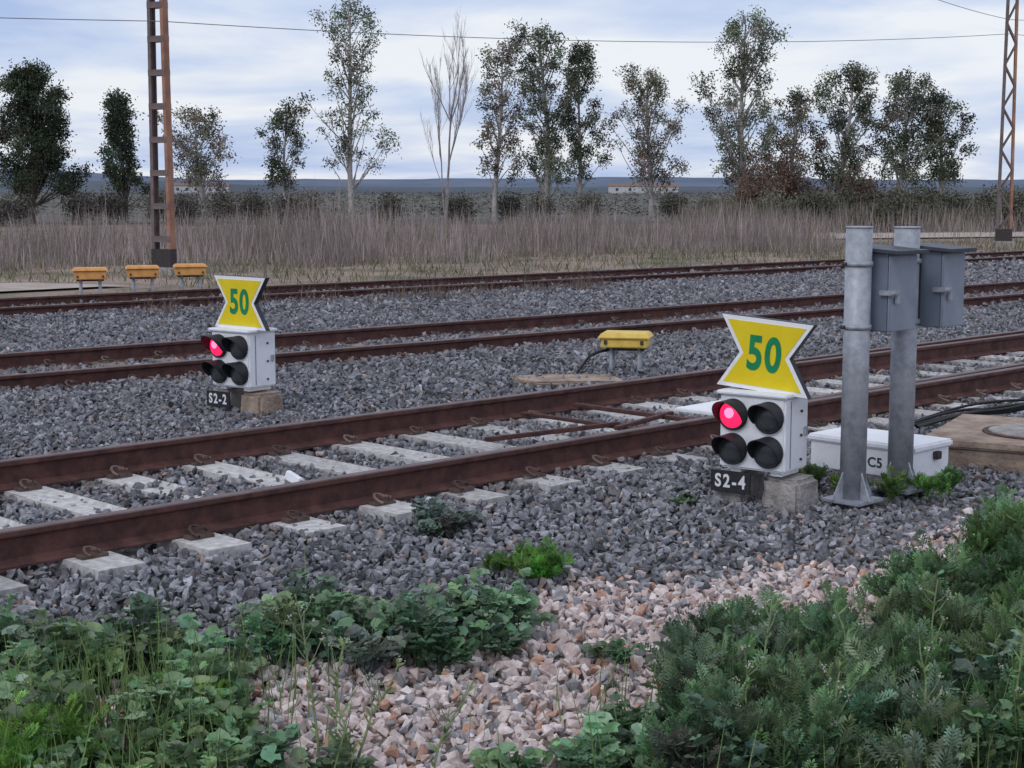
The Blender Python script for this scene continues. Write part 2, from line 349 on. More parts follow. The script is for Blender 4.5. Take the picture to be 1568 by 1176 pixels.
# ------------------------------------------------------------------ signals
def signal(loc,yaw,label,bh,lean,m2,lx=-.12,PS=1.0,px=0):
    E=empty('railway_dwarf_signal',loc,(0,0,yaw))
    box('base_block_left',(-.17,0.02,bh/2-.06),(.24,.30,bh+.10),M_conc,E,.025,taper=.9,rough=.004)
    box('base_block_right',(.17,.02,bh/2-.06),(.25,.28,bh+.09),m2,E,.025,taper=.92,rough=.004)
    for x in (-.12,.14): box('foot_bracket',(x,0,bh+.012),(.07,.22,.03),M_white,E,.004)
    H=.43; W=.42; D=.29; z0=bh+.025
    box('housing',(0,0,z0+H/2),(W,D,H),M_white,E,.012)
    box('housing_lid',(0,-.005,z0+H+.010),(W+.03,D+.03,.022),M_white,E,.006)
    box('door_seam',(W/2+.001,-.075,z0+H/2),(.004,.006,H*.9),M_boxg,E,0)
    for z in (.06,.2,.34): cyl('bolt',(W/2+.004,.05,z0+z),.008,.012,M_steel,E,(0,math.pi/2,0),10)
    box('side_latch',(W/2+.008,.10,z0+.22),(.016,.03,.05),M_galv,E,.003)
    for i,x in enumerate((-.118,.112)):
        for j,z in enumerate((.315,.115)):
            zc=z0+z; yf=-D/2
            cyl('lamp_bezel',(x,yf-.012,zc),.092,.03,M_black,E,(math.pi/2,0,0),32,bev=.004)
            lit=(i==0 and j==0)
            bm=bmesh.new(); bmesh.ops.create_uvsphere(bm,u_segments=28,v_segments=14,radius=.078)
            bmesh.ops.scale(bm,vec=(1,.35,1),verts=bm.verts)
            for f in bm.faces: f.smooth=True
            me=bpy.data.meshes.new('lens'); bm.to_mesh(me); bm.free(); me.materials.append(M_red if lit else M_lensoff)
            o=bpy.data.objects.new('lens',me); COL.objects.link(o); o.parent=E; o.location=(x,yf-.022,zc)
            if lit: cyl('lamp_core',(x-.005,yf-.048,zc+.012),.03,.006,M_redc,E,(math.pi/2,0,0),20)
            v=[];f=[];K=36
            for a in range(K+1):
                th=math.radians(-25)+math.radians(230)*a/K
                Lh=.012+.12*max(0,(math.sin(th)+.5)/1.5)**.8
                for (rr,yy) in ((.090,0),(.090,-Lh),(.085,-Lh),(.085,0)):
                    v.append((x+rr*math.cos(th),yf-.02+yy,zc+rr*math.sin(th)))
            for a in range(K):
                for q in range(4): f.append((a*4+q,a*4+(q+1)%4,(a+1)*4+(q+1)%4,(a+1)*4+q))
            mesh_obj('hood',v,f,M_black,E)
    PE=bpy.data.objects.new('speed_plate',None); COL.objects.link(PE); PE.parent=E; PE.location=(px,-.06,z0+H+.022); PE.rotation_euler=(0,lean,0); PE.scale=(PS,1,PS)
    def poly(name,w,wa,h0,h1,y0,y1,m):
        hm=(h0+h1)/2; pts=[(-w,h1),(w,h1),(wa,hm),(w,h0),(-w,h0),(-wa,hm)]
        v=[(p[0],y0,p[1]) for p in pts]+[(p[0],y1,p[1]) for p in pts]
        f=[(0,5,2,1),(5,4,3,2),(6,7,8,11),(11,8,9,10)]+[(i,(i+1)%6,(i+1)%6+6,i+6) for i in range(6)]
        o=mesh_obj(name,v,f,m,PE); return o
    poly('backing',.287,.157,-.005,.405,.0,.045,M_backing)
    poly('white_border',.284,.154,-.002,.402,-.004,-.0005,M_white)
    poly('yellow_face',.244,.128,.022,.378,-.007,-.0045,M_yellow)
    text('digits','50',.265,(0,-.0085,.198),(math.pi/2,0,0),M_green,PE,.001,.008,.76,1.12)
    for x in (-.15,.15): box('plate_stay',(x,.058,-.0),(.03,.02,.16),M_white,PE,.003)
    box('label_plate',(lx,-.165,bh*.5+.03),(.26,.012,.125),M_black,E,.003)
    text('label_text',label,.105,(lx,-.173,bh*.5+.03),(math.pi/2,0,0),M_text,E,.001,.003,.85,1.3)
    return E
signal((1.46,9.02,-.045),math.radians(-37),'S2-4',.165,math.radians(4),M_conc,-.12,1.03,.012)
signal((-2.10,12.25,-.02),math.radians(-37),'S2-2',.215,math.radians(.5),M_conc2,-.12,1.0,.03)
# ------------------------------------------------------------------ posts with boxes
def post(loc,h,bxc,bz0,bz1,W,D):
    E=empty('equipment_post_with_box',loc)
    z0=-.06
    cyl('tube',(0,0,(h+z0)/2),.075,h-z0,M_galv,E,seg=40)
    cyl('cap',(0,0,h+.003),.077,.01,M_galv,E,seg=40)
    box('base_plate',(0,0,z0+.02),(.26,.26,.02),M_galv,E,.004,rot=(0,0,.78))
    for i in range(4):
        a=i*math.pi/2+.5
        v=[(.073,-.005,.0),(.15,-.005,.0),(.073,-.005,.16),(.073,.005,.0),(.15,.005,.0),(.073,.005,.16)]
        o=mesh_obj('gusset',v,[(0,1,2),(3,5,4),(0,3,4,1),(1,4,5,2),(2,5,3,0)],M_galv,E); o.rotation_euler=(0,0,a); o.location=(0,0,z0+.03)
    B=bpy.data.objects.new('equipment_box',None); COL.objects.link(B); B.parent=E; B.location=(bxc[0]-loc[0],bxc[1]-loc[1],0); B.rotation_euler=(0,0,math.radians(-45))
    zc=(bz0+bz1)/2; hh=bz1-bz0
    box('body',(-.0,0,zc),(W,D-.012,hh),M_boxg,B,.006)
    box('door',(W/2+.010,0,zc-.005),(.018,D+.004,hh-.015),M_doorlit,B,.005)
    box('lid',(.03,0,bz1+.016),(W+.10,D+.06,.022),M_boxlid,B,.004,rot=(0,math.radians(4),0))
    box('side_seam',(-.02,-(D/2)+.004,zc),(.006,.004,hh*.95),M_boxlid,B,0)
    box('latch',(W/2+.0,-D/2-.012,zc),(.09,.02,.03),M_galv,B,.003); cyl('latch_knob',(W/2+.04,-D/2-.005,zc),.011,.05,M_galv,B,(math.pi/2,0,0),12)
    box('hasp_plate',(W/2+.022,-D/2+.05,zc),(.008,.07,.03),M_galv,B,.002)
    box('padlock',(W/2+.035,-D/2+.05,zc-.04),(.02,.035,.045),M_galv,B,.004)
    for z in (bz0+.03,bz1-.06):
        cyl('clamp_band',(0,0,z),.082,.03,M_galv,E,seg=36,bev=.003)
        a=math.atan2(bxc[1]-loc[1],bxc[0]-loc[0]); dd=math.hypot(bxc[1]-loc[1],bxc[0]-loc[0])*.6
        box('clamp_arm',(math.cos(a)*dd/1.2,math.sin(a)*dd/1.2,z),(dd*.9,.04,.03),M_galv,E,.003,rot=(0,0,a))
        cyl('clamp_bolt',(-.085,-.03,z),.011,.03,M_steel,E,(0,math.pi/2,.4),8)
post((1.975,8.98,0),1.53,(2.15,9.14),.935,1.385,.25,.28)
post((2.335,9.33,0),1.52,(2.525,9.43),.935,1.385,.24,.24)
C=empty('signal_cabinet',(2.33,9.86,-.09),(0,0,math.radians(-45)))
box('plinth',(0,0,.03),(.70,.40,.10),M_conc,C,.01); box('body',(0,0,.155),(.74,.43,.17),M_white,C,.006)
box('lid',(0,0,.262),(.78,.47,.045),M_white,C,.012); text('cabinet_label','S C5',.085,(.072,-.2165,.15),(math.pi/2,0,0),M_boxlid,C,.001,.002)
box('hinge',(.385,.05,.2),(.03,.06,.05),M_steel,C,.004)
Mh=empty('manhole_chamber',(3.78,10.45,-.07),(0,0,math.radians(-28)))
box('chamber_wall',(0,0,.03),(1.7,1.25,.22),M_conc2,Mh,.02,rough=.006); box('top_slab',(0,0,.155),(1.78,1.32,.05),M_conc2,Mh,.015)
cyl('cover_ring',(-.25,-.05,.183),.34,.012,M_rust,Mh,seg=48,bev=.003); cyl('cover',(-.25,-.05,.19),.30,.014,M_conc,Mh,seg=48,bev=.003)
def jbox(loc,yaw,m,s=1,legh=.2,bh=.07,lr=.018):
    E=empty('trackside_junction_box',loc,(0,0,yaw)); z=legh
    for x in (-.13*s,.13*s):
        for y in (-.06,.06): cyl('leg',(x,y,z/2-.06),lr,z+.14,M_galv,E,seg=10)
        box('foot_rail',(x,0,z*.35),(.03,.18,.03),M_galv,E,.003)
    box('legs_tie',(0,0,z-.02),(.36*s,.14,.03),M_steel,E,.004)
    box('body',(0,0,z+bh/2),(.43*s,.32*s,bh),m,E,.010); box('lid',(0,0,z+bh+.027),(.49*s,.38*s,.05),m,E,.010,taper=.86)
    for x in (-.17*s,.17*s): box('hasp',(x,-.165*s,z+.05),(.03,.02,.04),M_steel,E,.003)
    return E
jbox((1.07,14.7,-.02),math.radians(-12),M_yelbox,1.0,legh=.30,bh=.085)
for x,y in ((-7.1,26.5),(-6.38,27.2),(-5.68,27.8)): jbox((x,y,-.1),math.radians(15),M_orange,1.22,legh=.34,bh=.14,lr=.03)
curve('junction_box_cable',[(.95,14.7,.25),(.75,14.6,.25),(.62,14.55,.06),(.55,14.5,.03),(.2,14.6,.05),(-.1,14.4,.03)],.014,M_cable)
box('concrete_trough_cover',(.5,14.1,.03),(.95,.5,.05),M_conc2,None,.012,rot=(0.01,0.02,math.radians(14)),rough=.006)
CB=empty('loose_cables')
for i in range(6):
    o=rng.uniform(-.12,.12); curve('cable',[(3.0,11.6+o,.0),(3.4,11.85+o,.06+.03*rng.random()),(3.8,12.0+o,.02+.02*i),(4.3,12.2-o,.09+.05*rng.random()),(4.7,12.6,.02+.02*i),(5.4,12.7,.03)],.011,M_cable,CB)
curve('cable',[(1.72,9.3,0),(1.77,9.4,.12),(1.70,9.48,.16),(1.64,9.4,.05)],.02,M_rustor,CB)
# ------------------------------------------------------------------ masts and wires
def mast(loc,yaw,w,wt,h,zig,dep,mr,ml,sp=.68):
    E=empty('catenary_mast',loc,(0,0,yaw))
    def leg(name,s,m):
        v=[];f=[]
        for z,ww in ((0,w),(h,wt)):
            x=s*ww/2; a=.075
            pr=[(x,-dep/2),(x-s*a,-dep/2),(x-s*a,-dep/2+.015),(x-s*.015,-dep/2+.015),(x-s*.015,dep/2-.015),(x-s*a,dep/2-.015),(x-s*a,dep/2),(x,dep/2)]
            v+=[(p[0],p[1],z) for p in pr]
        f=[(i,(i+1)%8,(i+1)%8+8,i+8) for i in range(8)]
        return mesh_obj(name,v,f,m,E)
    leg('channel_left',-1,ml); leg('channel_right',1,mr)
    n=int(h/sp)
    for i in range(n):
        z=.75+i*sp; ww=w+(wt-w)*z/h
        for y in (-dep/2-.006,dep/2+.006):
            if zig:
                dx=ww-.06; L_=math.hypot(dx,sp)
                box('lacing',(0,y,z),(L_,.01,.05),ml,E,0,rot=(0,math.atan2(sp,dx)*(1 if i%2 else -1),0))
            else: box('batten',(0,y,z),(ww-.004,.01,.13),ml,E,0)
    box('foundation',(0,0,.03),(w+.2,dep+.2,.2),M_conc,E,.02)
    box('base_collar',(0,0,.32),(w+.01,dep+.03,.42),M_steel,E,.005)
    return E
mast((-7.68,34.8,-.1),math.radians(-24),.51,.34,9.5,False,.20,M_rustor,M_rustdk,.72)
mast((16.25,52.2,-.1),math.radians(-8),.50,.30,11.5,True,.22,M_rustor,M_rustdk)
W=empty('overhead_wires')
def wire(a,b,sag,r=.009,n=24):
    pts=[(a[0]+(b[0]-a[0])*i/n,a[1]+(b[1]-a[1])*i/n,a[2]+(b[2]-a[2])*i/n-sag*4*(i/n)*(1-i/n)) for i in range(n+1)]
    curve('wire',pts,r,M_wire,W)
wire((-7.6,34.8,5.35),(16.2,52.2,6.75),.35); wire((-7.6,34.8,5.35),(-34,17,5.2),.3); wire((16.2,52.2,6.75),(42,69,7.3),.3)
wire((9,40,7.0),(16.2,52.2,7.2),.1); wire((16.2,52.2,7.2),(30,60,8),.1)
# ------------------------------------------------------------------ weeds
th=np.linspace(-2.6,2.6,12)
rim=np.stack([np.sin(th)*(1+.16*np.cos(th*6)),np.cos(th)*(1+.16*np.cos(th*6))*.95+.25,.22*np.abs(np.sin(th*3))+.12],1)
MV=np.concatenate([[[0,0,0]],rim]); MF=np.array([(0,i+1,i) for i in range(1,12)])
pv=[(-.012,0,0),(.012,0,0),(0,1,.12)]; pf=[(0,1,2)]
def lobe(bx_,by,tx_,ty,z0,z1,w):
    d=np.array([tx_-bx_,ty-by]); n=np.array([-d[1],d[0]])/np.linalg.norm(d)*w; a=len(pv); mx_=np.array([bx_,by])*.45+np.array([tx_,ty])*.55
    pv.extend([(bx_,by,z0),(mx_[0]+n[0],mx_[1]+n[1],(z0+z1)/2+.02),(tx_,ty,z1),(mx_[0]-n[0],mx_[1]-n[1],(z0+z1)/2-.01)]); pf.extend([(a,a+1,a+2),(a,a+2,a+3)])
for i in range(5):
    y=.25+i*.15; l=.42*math.sin(math.pi*(.32+.6*i/6)); zz=.02+y*.08
    for s in (-1,1):
        lobe(0,y,s*l*.85,y+l*.65,zz,zz+.10,.05)
        lobe(s*l*.40,y+l*.28,s*l*.95,y+l*.12,zz+.04,zz+.12,.038)
        if i%2: lobe(s*l*.40,y+l*.28,s*l*.45,y+l*.8,zz+.04,zz+.14,.038)
lobe(0,.9,0,1.2,.1,.16,.07)
PV=np.array(pv,float); PF=np.array(pf)
BLv=np.array([(-.5,0,0),(.5,0,0),(.42,.5,.06),(-.42,.5,.06),(0,1,.28)],float); BLf=np.array([(0,1,2),(0,2,3),(3,2,4)])
def plant(acc,cx,cy,z0,R,H,nst,kind,col,lsz,nl=8):
    for s in range(nst):
        a=rng.uniform(0,2*np.pi); r=R*rng.uniform(.15,1); h=H*rng.uniform(.6,1.15)*(1-.35*(r/R)**2)
        t=np.linspace(0,1,5); o=np.array([math.cos(a),math.sin(a),0])
        pts=np.array([cx,cy,z0])+o*r*(t[:,None]**1.2)+np.array([0,0,1])*h*(t[:,None]**.8)
        pts+=rng.normal(0,.008,pts.shape)
        acc.tube(pts,np.linspace(.0035,.0015,5),np.array(col)*1.2,3)
        tt=rng.uniform(.3,1,nl); P=np.stack([np.interp(tt,t,pts[:,i]) for i in range(3)],1)
        aa=rng.uniform(0,2*np.pi,nl); od=np.stack([np.cos(aa),np.sin(aa),np.zeros(nl)],1)*.8+o*.7
        if kind=='mallow':
            f=od+np.array([0,0,1])*rng.uniform(-.2,.6,(nl,1)); u=np.array([0,0,1])+.42*rng.normal(size=(nl,3))
            P=P+ od*rng.uniform(.0,.035,(nl,1)); tv,tf=MV,MF
        elif kind=='feather':
            f=od*.7+np.array([0,0,1])*rng.uniform(.1,1.3,(nl,1)); u=np.array([0,0,1])+.5*rng.normal(size=(nl,3)); tv,tf=PV,PF
        elif kind=='grass':
            f=od*.45+np.array([0,0,1])*rng.uniform(.5,1.3,(nl,1)); u=rng.normal(size=(nl,3)); tv,tf=BLv*np.array([.09,1,1]),BLf
        tipward=tt[:,None]  # leaves get lighter towards the stem tip
        cc=np.array(col)*rng.uniform(.6,1.35,(nl,1))*(.75+.5*tipward)*(np.array([1,1,1])+rng.normal(0,.08,(nl,3)))
        acc.inst(tv,tf,P,frames(f,u),lsz*rng.uniform(.55,1.3,nl),np.clip(cc,.005,1))
def patch(lst,kind,col,lsz,hv,density,nst=12,nl=9,Rp=.15,z=-.1):
    acc=Acc()
    for (cx,cy,rx,ry) in lst:
        n=max(2,int(density*rx*ry*3.14))
        for i in range(n):
            r=math.sqrt(rng.random()); a=rng.uniform(0,6.283)
            H=hv*rng.uniform(.45,1.15)*(1-.4*r**3)
            c=np.array(col)*rng.uniform(.65,1.4)*(1+rng.normal(0,.08,3))
            plant(acc,cx+rx*r*math.cos(a),cy+ry*r*math.sin(a),z,Rp*rng.uniform(.7,1.2),H,nst,kind,c,lsz,nl)
    return acc
def blades(acc,X,Y,z,h,w,col,lean=.25):
    n=len(X); a=rng.uniform(0,6.283,n); d=np.stack([np.cos(a)*lean*rng.random(n),np.sin(a)*lean*rng.random(n),np.ones(n)],1)
    u=np.stack([rng.normal(size=n),rng.normal(size=n)-1,np.zeros(n)],1)
    acc.inst(BLv,BLf,np.stack([X,Y,np.full(n,z) if np.isscalar(z) else z],1),frames(d,u),np.stack([w,h,h*lean],1),col)
MA=(.165,.255,.135); FE=(.12,.195,.10)
A=patch([(-1.45,5.25,.62,.75),(-1.75,6.0,.45,.35),(-.95,4.75,.25,.35)],'mallow',MA,.030,.27,22); A.build('mallow_weeds',M_leaf)
A=patch([(-.5,5.95,.50,.26),(-.85,6.35,.25,.2),(-.1,6.15,.25,.2)],'mallow',(.155,.24,.15),.027,.28,42); A.build('mallow_weeds',M_leaf)
A=patch([(.12,4.72,.34,.16),(.45,4.75,.25,.25),(-.68,4.72,.14,.08),(.35,5.05,.15,.12)],'mallow',(.15,.235,.14),.027,.17,34,Rp=.12); A.build('mallow_weeds',M_leaf)
A=patch([(-.38,8.1,.2,.14)],'mallow',(.13,.17,.135),.020,.17,70,Rp=.1,z=-.04); A.build('mallow_weeds',M_leaf)
A=patch([(.06,7.25,.16,.12)],'feather',(.11,.23,.055),.045,.19,140,Rp=.09,z=-.07,nl=12,nst=13); A.build('green_herb',M_leaf)
A=patch([(1.3,5.2,.72,.75),(.75,4.9,.35,.5),(1.9,6.2,.45,.5),(1.0,5.9,.30,.3),(2.0,5.0,.5,.9)],'feather',FE,.072,.36,28,nst=14,nl=13,Rp=.17)
A.build('chamomile_bushes',M_leaf)
A=patch([(1.5,5.0,.6,.6),(.6,4.7,.3,.3),(2.1,5.6,.4,.6),(.75,5.4,.2,.2)],'mallow',(.12,.20,.115),.026,.33,11); A.build('mallow_weeds',M_leaf)
A=patch([(2.35,7.0,.22,.5),(2.25,6.3,.25,.4)],'feather',(.10,.19,.075),.07,.42,32,nst=13,nl=12,Rp=.15); A.build('chamomile_bushes',M_leaf)
A=patch([(1.82,9.3,.14,.1),(2.18,9.08,.09,.05),(2.52,9.2,.2,.06)],'feather',(.11,.21,.06),.042,.17,120,Rp=.09,nst=11,nl=11,z=-.06); A.build('green_herb',M_leaf)
A=patch([(1.02,8.85,.07,.04),(.35,5.9,.09,.07)],'mallow',(.12,.19,.1),.018,.10,110,Rp=.06,nst=8,nl=7,z=-.06); A.build('mallow_weeds',M_leaf)
A=patch([(-1.5,4.75,.25,.16),(-1.1,5.2,.12,.16)],'feather',(.15,.31,.06),.05,.24,60,Rp=.11,nl=12); A.build('green_herb',M_leaf)
g=Acc(); n=1500; X=np.concatenate([rng.normal(-1.35,.3,n//2),rng.normal(1.3,.5,n//2)]); Y=rng.normal(5.0,.45,n//2*2)
blades(g,X,Y,-.1,rng.uniform(.12,.40,len(X)),rng.uniform(.003,.007,len(X)),np.array([.17,.25,.09])*rng.uniform(.6,1.4,(len(X),1)),.5); g.build('grass_tuft',M_leaf)
st=Acc()
for (x,y,h,lx) in ((-.62,4.9,.55,-.08),(-.50,4.8,.36,.14),(-.5,4.75,.25,-.05),(-.56,4.8,.42,.02),(.75,4.7,.42,-.03),(1.6,4.8,.55,.02),(1.15,5.1,.45,-.06),(.95,4.6,.42,.05),(1.85,4.9,.6,.05),(-.25,4.75,.30,.12),(1.45,5.3,.5,.03),(.85,5.2,.46,.04),(1.3,4.7,.5,-.04),(2.0,5.8,.55,.03)):
    t=np.linspace(0,1,7); pts=np.stack([x+lx*t**1.5,y+.05*t,-.1+h*t],1)+rng.normal(0,.004,(7,3)); st.tube(pts,np.linspace(.0055,.002,7),(.26,.32,.16),5)
    for b_ in range(6):
        t0=rng.uniform(.4,.9); p0=np.array([np.interp(t0,t,pts[:,i]) for i in range(3)]); a=rng.uniform(0,6.28); p1=p0+np.array([.05*math.cos(a),.05*math.sin(a),rng.uniform(.04,.10)])
        st.tube([p0,(p0+p1)/2+[0,0,-.008],p1],[.002,.002,.0015],(.24,.30,.16),3)
        q=p1+rng.normal(0,.006,(7,3)); st.inst(ST[8][0],ST[8][1],q,rotq(7),np.full(7,.005),np.tile([.5,.5,.42],(7,1)))
    nl=18; tt=rng.uniform(.1,1,nl); P=np.stack([np.interp(tt,t,pts[:,i]) for i in range(3)],1); aa=rng.uniform(0,6.28,nl)
    f=np.stack([np.cos(aa),np.sin(aa),rng.uniform(.3,1.5,nl)],1); u=rng.normal(size=(nl,3)); st.inst(BLv,BLf,P,frames(f,u),np.stack([np.full(nl,.010),rng.uniform(.02,.06,nl),np.full(nl,.02)],1),np.array([.18,.27,.10])*rng.uniform(.7,1.3,(nl,1)))
st.build('flower_stalks',M_leaf)
# ------------------------------------------------------------------ far grass & reeds
def front(X): return 42.2+.62*X+1.4*np.sin(X*.5)+.9*np.sin(X*1.9+1)
g=Acc()
n=50000; X=rng.uniform(-24,40,n); dep=rng.random(n)**1.5*20; Y=front(X)+dep
k=~((X>10.5)&(Y>50)&(Y<66)&(rng.random(n)<.96)); X=X[k];Y=Y[k]
k=np.abs(X)<Y*.40+1; X=X[k];Y=Y[k]
cl=.5+.5*noise2(X*.7,Y*.7); k=rng.random(len(X))<.25+1.0*cl; X=X[k];Y=Y[k];cl=cl[k]; n=len(X)
tall=.68+.68*cl+.32*np.exp(-((X+6)/5)**2)+.15*np.sin(X*.9)+.1*np.sin(X*2.7)
h=tall*rng.uniform(.45,1.15,n)*np.clip(.42+(Y-front(X))/6,.35,1)
c0=np.array([.42,.355,.345]); c1=np.array([.20,.165,.16]); c2=np.array([.17,.17,.10]); w=rng.random((n,1)); col=(c0*w+c1*(1-w))*(.6+.8*(.5+.5*noise2(X*.45+2,Y*.45))[:,None]); k=rng.random(n)<.14; col[k]=c2
blades(g,X,Y,-.13,h,rng.uniform(.010,.026,n),col,.38)
k=rng.random(n)<.04; m_=k.sum(); blades(g,X[k],Y[k],-.13,h[k]*rng.uniform(1.1,1.5,m_),rng.uniform(.02,.04,m_),np.tile([.42,.36,.35],(m_,1))*rng.uniform(.6,1.1,(m_,1)),.3)
g.build('dry_reeds',M_grass)
g=Acc(); n=32000; X=rng.uniform(-20,36,n); sF0=29.2+.86*X+2.2; Y=sF0+rng.random(n)*np.maximum(front(X)-sF0+2.5,3.5)
k=(noise2(X*1.1,Y*1.1)+.35*rng.normal(size=n)>.08)&(np.abs(X)<Y*.4); k&=~((X<-7)&(Y<31)); X=X[k];Y=Y[k];n=len(X)
near=np.clip((Y-sF0[k])/4,0,1)
c=np.where(rng.random((n,1))<.5,np.array([[.14,.16,.085]]),np.array([[.32,.27,.22]]))*rng.uniform(.6,1.3,(n,1))
blades(g,X,Y,-.13,rng.uniform(.06,.24,n)*(.4+near),rng.uniform(.010,.026,n),c,.9); g.build('verge_grass',M_grass)
g=Acc(); n=14000; X=rng.uniform(8,60,n); Y=66+.33*(X-11)+2+rng.random(n)**1.5*14; k=np.abs(X)<Y*.4; X=X[k];Y=Y[k];n=len(X)
blades(g,X,Y,-.13,rng.uniform(.7,1.9,n)*(.8+.3*noise2(X*.5,Y)),rng.uniform(.03,.06,n),np.where(rng.random((n,1))<.5,np.array([[.16,.16,.11]]),np.array([[.30,.25,.23]]))*rng.uniform(.6,1.3,(n,1)),.45); g.build('dry_reeds',M_grass)
g=Acc()
for i in range(34):
    X0=rng.uniform(-5,2); Y0=25.8+.86*X0+rng.uniform(-1,.7); n=30
    blades(g,np.full(n,X0)+rng.normal(0,.1,n),np.full(n,Y0)+rng.normal(0,.1,n),.03,rng.uniform(.1,.42,n),rng.uniform(.006,.011,n),np.array([.20,.15,.13])*rng.uniform(.6,1.3,(n,1)),1.0)
g.build('dead_weeds',M_grass)
# ------------------------------------------------------------------ trees
def cluster(seed,n=12,sp=.17,l=.17,w=.042):
    r=np.random.default_rng(seed); v=[];f=[]
    for i in range(n):
        p=r.normal(0,sp,3); d=r.normal(size=3)+np.array([0,0,-.6]); d/=np.linalg.norm(d); s=np.cross(d,r.normal(size=3)); s/=np.linalg.norm(s)
        a=len(v); L_=l*r.uniform(.6,1.4); v+=[p,p+d*L_*.5+s*w,p+d*L_,p+d*L_*.5-s*w]; f+=[(a,a+1,a+2),(a,a+2,a+3)]
    return np.array(v),np.array(f)
CL=[cluster(i) for i in range(5)]
def tree(name,X,Y,ztop,zc,halfw,ncl,dens,col,seed,trunk=.16,shape='euc',bend=0):
    r=np.random.default_rng(seed); acc=Acc(); ac2=Acc()
    E=empty(name,(X,Y,-.13))
    T=ztop*.95; t=np.linspace(0,1,9); tp=np.stack([bend*t**2+.12*np.sin(t*5+seed),.1*np.sin(t*4+seed*2),t*T],1); tp[:,0]-=tp[0,0]
    bc=np.array([.40,.37,.35]) if shape!='dense' else np.array([.14,.115,.10])
    ac2.tube(tp,trunk*(1-.88*t)+.012,bc,7)
    def trk(z): return np.array([np.interp(z,tp[:,2],tp[:,i]) for i in range(3)])
    ph=r.uniform(0,6.28,4)
    for i in range(ncl):
        u=(i+r.random())/ncl
        z=zc+(ztop-zc)*u
        if shape=='dense': env=(math.sin(math.pi*(.16+.78*u)))**.5*(1.1-.5*u)
        else: env=(math.sin(math.pi*(.14+.76*u)))**.6
        a=i*2.4+r.uniform(-.5,.5)
        env*=1+.30*math.sin(u*11+ph[0]+2*math.cos(a))+.14*math.sin(u*23+ph[1]-a)
        rr=halfw*env*r.uniform(.25,1.0)
        c=np.array([trk(min(z,T))[0]+rr*math.cos(a),rr*math.sin(a),z-(.2 if u>.9 else 0)])
        zb=max(zc*.5,z-rr*r.uniform(.8,1.8)-.4); zb=min(zb,T*.93); b0=trk(zb)
        mid=(b0+c)/2+np.array([0,0,-.12*rr])+r.normal(0,.08,3); q=np.linspace(0,1,5)[:,None]
        path=(1-q)**2*b0+2*q*(1-q)*mid+q*q*c
        ac2.tube(path,np.linspace(trunk*.28,.010,5),bc,4)
        rad=halfw*r.uniform(.12,.25)+.10; nn=int(dens*(rad/(halfw*.2+.1))**2*r.uniform(.6,1.2))+3
        p=r.normal(size=(nn,3)); p/=np.linalg.norm(p,axis=1)[:,None]; p*=(r.random((nn,1))**.5)*rad*np.array([1.1,1.1,.8]); p+=c
        for j in range(min(3,nn)):
            e=p[j]; ac2.tube(np.array([c-(c-b0)*.15,(c+e)/2,e]),[.013,.009,.005],bc,3)
        k=r.integers(0,5,nn); cc=np.array(col)*r.uniform(.5,1.65)*(np.array([1,1,1])+r.normal(0,.07,3))
        for w in range(5):
            m_=k==w; n=m_.sum()
            if n: acc.inst(CL[w][0],CL[w][1],p[m_],rotq(n),r.uniform(.6,1.15,n),cc*r.uniform(.7,1.35,(n,1)))
    acc.build('foliage',M_tleaf,E); ac2.build('trunk_and_limbs',M_tbark,E,smooth=True)
Yt=88.
def tx(px): return (px-784)/2400*Yt
def tz(py): return (290-py)/2400*Yt+1.88
G=(.125,.14,.095); Gd=(.055,.07,.045); Gr=(.15,.138,.105); Gm=(.09,.102,.068)
TL=[('pine_tree',88,116,302,66,100,36,Gd,'dense',.2),('pine_tree',216,152,300,34,44,24,Gd,'dense',.15),('eucalyptus_tree',328,172,292,54,36,15,Gr,'euc',.14),
('eucalyptus_tree',447,162,295,34,28,16,Gm,'euc',.12),('eucalyptus_tree',541,10,264,66,46,13,G,'euc',.17),
('eucalyptus_tree',757,75,280,48,40,13,Gr,'euc',.15),('eucalyptus_tree',836,42,288,54,60,19,G,'euc',.2),('eucalyptus_tree',888,64,283,38,40,20,Gm,'euc',.13),
('eucalyptus_tree',1005,102,285,58,52,15,Gr,'euc',.16),('eucalyptus_tree',1120,42,290,60,64,18,G,'euc',.2),('eucalyptus_tree',1195,148,295,36,30,15,Gr,'euc',.13),
('eucalyptus_tree',1268,110,295,50,56,20,Gm,'euc',.17),('eucalyptus_tree',1360,118,285,48,50,19,G,'euc',.16),('eucalyptus_tree',1432,138,285,44,42,19,Gm,'euc',.15)]
for i,(nme,px,t_,b_,hw,nc,dn,c,sh,tr) in enumerate(TL):
    tree(nme,tx(px),Yt+(i*37%9)-4,tz(t_),tz(b_)+.3,hw/2400*Yt,nc,dn,c,100+i,tr,sh,bend=random.uniform(-.5,.5))
def bare(name,X,Y,h,seed):
    r=np.random.default_rng(seed); acc=Acc(); E=empty(name,(X,Y,-.13))
    def br(p,d,L_,rad,dep):
        n=5; pts=[p]
        for i in range(n):
            d=d+r.normal(0,.06,3)+np.array([0,0,.07]); d/=np.linalg.norm(d); pts.append(pts[-1]+d*L_/n)
        pts=np.array(pts); acc.tube(pts,np.linspace(rad,rad*.55,n+1),(.28,.25,.26),4)
        if dep>0:
            for i in range(5):
                j=r.integers(2,n+1); nd=d+r.normal(0,.26,3)*np.array([1,1,.4]); nd[2]=abs(nd[2])+.4; br(pts[j],nd/np.linalg.norm(nd),L_*r.uniform(.38,.58),rad*.45,dep-1)
    for q in range(3): br(np.array([0,0,0.]),np.array([(q-1)*.05,.03*q,1.]),h*.56,.045 if q!=1 else .08,4)
    acc.build('trunk_and_branches',M_tbark,E)
